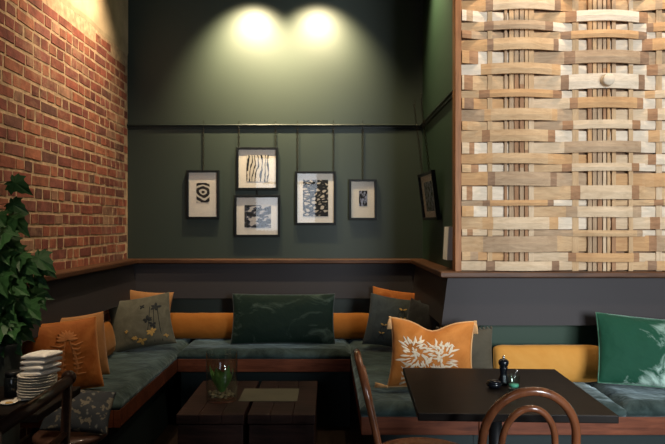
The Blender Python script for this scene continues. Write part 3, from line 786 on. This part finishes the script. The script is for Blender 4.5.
# ------------------------------------------------------------------ cafe table and what stands on it
TX, TY, TA = .616, 2.38, math.radians(-2.5)
t = empty('cafe_table', (TX, TY, 0), (0, 0, TA)); tag(t, 'dark rectangular pedestal table in front of the right-hand bench', 'table')
mb = MB(); mb.box((-.315, -.33, .724), (.315, .33, .75), bev=.003); mb.build('tabletop', M['top_black'], t)
mb = MB(); mb.lathe([(.024, .03), (.024, .70), (.0, .70)], 20); mb.build('column', M['black_metal'], t)
mb = MB(); mb.box((-.2, -.2, .71), (.2, .2, .7235)); mb.box((-.03, -.15, .69), (.03, .15, .71)); mb.build('top_plate', M['black_metal'], t)
mb = MB()
for k in range(4): mb.box((.0, -.025, 0), (.29, .025, .03), bev=.004, mat=Matrix.Rotation(k*PI/2, 4, 'Z'))
mb.build('foot', M['black_metal'], t)
g = empty('pepper_mill', (.662, 2.44, .7505)); tag(g, 'black lacquered pepper mill with steel tip on the dark table', 'pepper mill')
mb = MB(); mb.lathe([(.0, 0), (.021, 0), (.022, .006), (.019, .018), (.0135, .034), (.0125, .048), (.015, .060), (.016, .064), (.0, .064)], 24); mb.build('mill_body', M['mill'], g)
mb = MB(); mb.lathe([(.0, .0645), (.012, .0645), (.016, .070), (.0195, .079), (.0185, .088), (.011, .094), (0, .095)], 24); mb.build('mill_head', M['mill'], g)
mb = MB(); mb.lathe([(0, .095), (.004, .095), (.005, .100), (.004, .106), (0, .107)], 14); mb.build('finial', M['steel'], g)
g = empty('condiment_dish', (.612, 2.385, .7505)); tag(g, 'small black lidded dish lying beside the pepper mill', 'dish')
mb = MB(); mb.lathe([(0, 0), (.016, 0), (.026, .008), (.029, .016), (.027, .017), (0, .012)], 24); mb.build('bowl', M['mill'], g)
mb = MB(); mb.lathe([(.0275, .0175), (.024, .024), (.012, .029), (0, .030)], 24); mb.build('lid', M['mill'], g)
g = empty('salt_jar', (.682, 2.375, .7505)); tag(g, 'small clear glass salt jar with green base beside pepper mill', 'jar')
mb = MB(); mb.lathe([(0, 0), (.019, 0), (.021, .003), (.023, .046), (.024, .05), (.0225, .05), (.019, .006), (0, .006)], 24); mb.build('jar_glass', M['glass'], g)
mb = MB(); mb.lathe([(0, .0065), (.017, .0065), (.0185, .016), (0, .018)], 20); mb.build('salt', M['teal'], g)
mb = MB(); mb.tube([(-.004, 0, .018), (.010, .004, .060)], .0018, 6); mb.ball((.012, .004, .064), .0045); mb.build('spoon', M['steel'], g)

# ------------------------------------------------------------------ bentwood chairs
def hoop(hw_top, z_top, hw_bot, y_bot, y_top, z_bot=.455, ell=.17, n=24):
    """upside-down U; leans back as it rises"""
    pts = []; zs = z_top-ell
    def yy(z): f = (z-z_bot)/(z_top-z_bot); return y_bot+(y_top-y_bot)*f**1.15
    for i in range(7): z = z_bot+(zs-z_bot)*i/7; f = i/7; pts.append((-(hw_bot+(hw_top-hw_bot)*f**.8), yy(z), z))
    for i in range(n+1):
        a = PI-PI*i/n; z = zs+ell*math.sin(a); pts.append((hw_top*math.cos(a), yy(z), z))
    for i in range(6, -1, -1): z = z_bot+(zs-z_bot)*i/7; f = i/7; pts.append((hw_bot+(hw_top-hw_bot)*f**.8, yy(z), z))
    return pts
def bentwood(label, loc, yaw):
    r = empty('bentwood_chair', loc, (0, 0, math.radians(yaw))); tag(r, label, 'chair', 'bentwood chairs at the dark table')
    mb = MB(); mb.lathe([(0, .452), (.150, .452), (.178, .448), (.190, .456), (.192, .470), (.186, .480), (.172, .481), (.160, .474), (0, .468)], 40); mb.build('seat', M['bent'], r)
    mb = MB(); mb.tube(hoop(.140, .862, .168, -.165, -.255, ell=.155), .0135, 12); mb.build('outer_hoop', M['bent'], r)
    mb = MB(); mb.tube(hoop(.080, .805, .085, -.165, -.232, z_bot=.462, ell=.115), .0105, 12); mb.build('inner_hoop', M['bent'], r)
    for sx in (-1, 1):
        mb = MB(); mb.tube([(sx*.168, -.165, .46), (sx*.17, -.175, .3), (sx*.178, -.21, .0)], [.0145, .014, .012], 10); mb.build('leg', M['bent'], r)
        mb = MB(); mb.tube([(sx*.115, .115, .452), (sx*.125, .125, .3), (sx*.142, .150, .0)], [.0165, .015, .011], 10); mb.build('leg', M['bent'], r)
    mb = MB(); mb.tube([(.128*math.cos(a), .128*math.sin(a)-.012, .24) for a in [2*PI*k/32 for k in range(32)]], .009, 8, closed=True); mb.build('stretcher_ring', M['bent'], r)
    return r
bentwood('brown bentwood chair at the near side of the dark table, seen from behind', (.603, 2.155, 0), 0)
bentwood('brown bentwood chair at the left end of the dark table, seen side on', (.365, 2.47, 0), -90)

# ------------------------------------------------------------------ left foreground: side table, crockery, chair, plant
t = empty('side_table', (-1.17, 2.22, 0)); tag(t, 'dark side table holding stacked plates by the leafy plant', 'table')
mb = MB(); mb.box((-.28, -.17, .722), (.25, .19, .75), bev=.004); mb.build('tabletop', M['top_black'], t)
mb = MB(); mb.lathe([(.025, .03), (.025, .722), (0, .722)], 16); o = mb.build('column', M['black_metal'], t)
mb = MB(); mb.lathe([(0, 0), (.17, 0), (.17, .012), (.03, .035), (0, .035)], 28); mb.build('foot', M['black_metal'], t)
px0 = -1.008; py0 = 2.245; zt = .7505
proto = None
words = ['bottom plate of the white stack on the side table', 'second plate from the bottom of the white stack', 'third plate from the bottom of the white stack', 'fourth plate from the bottom of the white stack',
         'fifth plate from the bottom of the white stack', 'sixth plate from the bottom of the white stack', 'seventh plate from the bottom of the white stack', 'eighth plate from the bottom of the white stack', 'topmost white plate directly under the folded napkins']
random.seed(6)
for k in range(9):
    if proto is None:
        mb = MB(); mb.lathe([(0, 0), (.040, 0), (.043, .003), (.060, .0075), (.0645, .0088), (.064, .0105), (.058, .0095), (.042, .0055), (0, .005)], 40)
        proto = mb.build('side_plate', M['china']); o = proto
    else: o = copy_tree(proto)
    o.location = (px0+random.uniform(-.002, .002), py0+random.uniform(-.002, .002), zt+k*.0092); tag(o, words[k], 'plate', 'stacked white side plates')
zt2 = zt+8*.0092+.0125
for k in range(2):
    mb = MB(); W, D = .100, .088
    for q in range(2):
        n = 10; z0 = q*.019; vs = []; fs = []
        for i in range(n+1):
            for j in range(n+1):
                u, v_ = 2*i/n-1, 2*j/n-1; x = W/2*u; y_ = D/2*v_; wob = .003*noise.noise(Vector((x*28, y_*28, q+k*5.0)))
                vs.append((x+.004*q, y_, z0+.0095+.0085*((1-u**6)*(1-v_**6))+wob))
        for i in range(n):
            for j in range(n): fs.append((i*(n+1)+j, (i+1)*(n+1)+j, (i+1)*(n+1)+j+1, i*(n+1)+j+1))
        b0 = len(vs); vs += [(x, y_, z0+.0002) for x, y_, z in vs]
        fs += [tuple(b0+i for i in f[::-1]) for f in fs[:n*n]]
        rim = [i*(n+1) for i in range(n+1)]+[n*(n+1)+j for j in range(1, n+1)]+[i*(n+1)+n for i in range(n-1, -1, -1)]+[j for j in range(n-1, 0, -1)]
        fs += [(rim[i], rim[i-1], b0+rim[i-1], b0+rim[i]) for i in range(len(rim))]
        mb.add(vs, fs, 0, True)
    o = mb.build('folded_napkin', M['linen']); o.location = (px0+.012+.004*k, py0-.004, zt2+k*.039); o.rotation_euler = (0, math.radians(-5), math.radians(-24+6*k))
    tag(o, ['lower folded white napkin resting on the plate stack', 'upper folded white napkin topping the pile on the plates'][k], 'napkin', 'folded napkins on the plates')
for k, (x, y_, h, lab) in enumerate([(-1.105, 2.27, .088, 'black jar with lid just left of the plate stack'), (-1.165, 2.22, .095, 'black jar with lid nearest the left edge of the photo')]):
    j = empty('black_jar', (x, y_, zt)); tag(j, lab, 'jar', 'black jars beside the plates')
    mb = MB(); mb.lathe([(0, 0), (.026, 0), (.029, .004), (.029, h*.72), (.024, h*.8), (.0, h*.8)], 24); mb.build('jar_body', M['jar'], j)
    mb = MB(); mb.lathe([(0, h*.802), (.026, h*.802), (.026, h*.97), (.022, h), (0, h)], 24); mb.build('lid', M['black_metal'], j)
for k, (px, py, lab) in enumerate([(9, 404, 'small white saucer in front of the black jars'), (23, 400, 'small white saucer in front of the plate stack')]):
    d = .6*F/(py-225); mb = MB(); mb.lathe([(0, 0), (.016, 0), (.028, .006), (.027, .0075), (.015, .003), (0, .003)], 24)
    s_ = empty('small_saucer', ((px-328)*d/F, d, zt)); tag(s_, lab, 'saucer', 'small saucers on the side table')
    mb.build('dish', M['china'], s_)
    mb = MB(); mb.lathe([(0, .0032), (.013, .0032), (.010, .006), (0, .007)], 16); tag(mb.build('contents', M['gold_t'] if k == 0 else M['china'], s_))

# chair with a straight dark back rail nearest the viewer
ch = empty('rail_back_chair', (-.97, 1.66, 0)); tag(ch, 'dark timber chair with straight back rail, cut off at lower left', 'chair')
A, B = Vector((-.762, 1.895, .895)), Vector((-.735, 1.43, .895)); o0 = Vector(ch.location)
mb = MB(); mb.tube([A-o0+Vector((0, .012, .0)), (A+B)/2-o0+Vector((.012, 0, .004)), B-o0], [.0155, .017, .0155], 12); mb.ball(A-o0+Vector((0, .006, .006)), .022); mb.build('top_rail', M['bent_dark'], ch)
for P_ in (A, B):
    q = P_-o0; mb = MB(); mb.tube([q+Vector((0, 0, .0)), q+Vector((-.02, 0, -.42)), q+Vector((.0, 0, -.895))], [.014, .015, .013], 10); mb.build('back_post', M['bent_dark'], ch)
for dx, dy in ((-.40, .23), (-.40, -.23)):
    q = Vector(((A.x+B.x)/2-o0.x+dx, dy, 0)); mb = MB(); mb.tube([q+Vector((0, 0, .45)), q], [.016, .012], 10); mb.build('leg', M['bent_dark'], ch)
mb = MB(); mb.box((-.215, -.225, .45), (.195, .225, .478), bev=.01); mb.build('seat', M['bent_dark'], ch)
for zq in (.62, .74):
    mb = MB(); f = (.895-zq)/.42; mb.tube([A-o0+Vector((-.02*f, 0, zq-.895)), B-o0+Vector((-.02*f, 0, zq-.895))], .010, 8); mb.build('cross_rail', M['bent_dark'], ch)

# stool with patterned dark cushion between side table and bench end
s_ = empty('bentwood_stool', (-1.085, 2.73, 0)); tag(s_, 'low round dark stool under the dark patterned cushion at lower left', 'stool')
mb = MB(); mb.lathe([(0, .452), (.12, .452), (.140, .450), (.15, .460), (.15, .472), (.14, .480), (0, .478)], 36); mb.build('seat', M['bent_dark'], s_)
for k in range(4):
    a = PI/4+k*PI/2; mb = MB(); mb.tube([(.10*math.cos(a), .10*math.sin(a), .452), (.13*math.cos(a), .13*math.sin(a), 0)], [.015, .011], 10); mb.build('leg', M['bent_dark'], s_)
m, nt, p = nm('dark_paisley')
vo = N(nt, 'ShaderNodeTexVoronoi', Scale=26.0); nt.links.new(coords(nt), vo.inputs[0])
wv = N(nt, 'ShaderNodeTexNoise', Scale=60.0, Detail=3.0); nt.links.new(coords(nt), wv.inputs[0])
mm = N(nt, 'ShaderNodeMath', operation='MULTIPLY'); nt.links.new(vo.outputs['Distance'], mm.inputs[0]); nt.links.new(wv.outputs[0], mm.inputs[1])
rr = ramp(nt, mm.outputs[0], [(.06, (.09, .09, .08)), (.10, (.008, .011, .016)), (.34, (.007, .010, .015)), (.40, (.10, .085, .06))]); nt.links.new(rr.outputs[0], p.inputs['Base Color']); p.inputs['Roughness'].default_value = .8
c = Cushion(.27, .19, .09, .05, seed=61, wrinkle=.014)
r = cushion(c, (-1.045, 2.655, .50), 8, 42, 6, m, 'dark patterned cushion slumped on the round stool at lower left', None, 'cushion', 'scatter cushions on the benches')

# plant
random.seed(21)
pl = empty('potted_plant', (-1.345, 2.60, 0)); tag(pl, 'tall leafy potted plant with lobed leaves against the brick wall', 'plant')
mb = MB(); mb.lathe([(0, 0), (.075, 0), (.085, .02), (.105, .86), (.108, .875), (.098, .88), (.094, .86), (0, .84)], 32); mb.build('pot', M['pot'], pl)
mb = MB(); mb.lathe([(0, .841), (.092, .861), (0, .866)], 24); mb.build('soil', M['soil'], pl)
stems = MB(); leaves = MB()
LOBE = [(0, 0), (.10, -.10), (.30, -.16), (.26, -.02), (.50, .02), (.44, .12), (.56, .34), (.38, .34), (.30, .42), (.26, .62), (.14, .72), (0, 1.0)]
def leaf(base, d, up, L):
    d = d.normalized(); sd = d.cross(up).normalized(); nn = sd.cross(d).normalized(); vs = []; fs = []
    sc = L*random.uniform(.9, 1.1)
    def pt(x, y_):
        q = base+d*(y_*sc)+sd*(x*sc)+nn*(-.35*y_*y_*sc-.28*abs(x)**1.5*sc+.10*abs(x)*sc); q.x = max(q.x, -.092+.01*y_); return q
    n = len(LOBE)
    for x, y_ in LOBE: vs.append(pt(0, max(0, min(1, y_))))
    for sg in (-1, 1):
        for x, y_ in LOBE: vs.append(pt(sg*x, y_))
    ctr = len(vs); vs += [pt(0, .18)]
    for sgi in (1, 2):
        for i in range(n-1): fs.append((ctr, sgi*n+i, sgi*n+i+1))
    leaves.add(vs, fs, 0, False)
def ok(p_): return p_.x > -.135 and (p_.x+(-1.30)) > XL+.03
for k in range(13):
    a = random.uniform(-PI, PI); top = random.uniform(.98, 1.60); sp = random.uniform(.02, .09)
    e = Vector((max(-.09, sp*1.3*math.cos(a)+.03), sp*math.sin(a)*1.2, top)); s0 = Vector((random.uniform(-.03, .03), random.uniform(-.03, .03), .85)); pts = []
    for i in range(9):
        t_ = i/8; pts.append(s0.lerp(e, t_)+Vector((.03*math.sin(t_*3+k), .03*math.sin(t_*4+k*2), 0))*t_)
    stems.tube(pts, [.005-.0032*i/8 for i in range(9)], 6)
    nl = int((top-.85)*27)+4
    for q in range(nl):
        t_ = random.uniform(.12, 1); i = min(7, int(t_*8)); b_ = pts[i].lerp(pts[i+1], t_*8-i)
        ang = random.uniform(-PI, PI); dr = Vector((math.cos(ang), math.sin(ang), random.uniform(-.2, .5))); pe = b_+dr*random.uniform(.03, .08)
        if pe.x < -.08: pe.x = -.08; dr.x = abs(dr.x)*.5
        stems.tube([b_, (b_+pe)/2+Vector((0, 0, .008)), pe], .0013, 4)
        dl = Vector((dr.x*.9, dr.y*.9-.35, -.55+random.uniform(-.35, .4)))
        if pe.x < -.05 and dl.x < 0: dl.x *= -.3
        leaf(pe, dl, Vector((random.uniform(-.4, .4), -.75, .6)), random.uniform(.075, .115))
stems.build('stems', M['stem'], pl)
o = leaves.build('foliage', M['leaf'], pl)
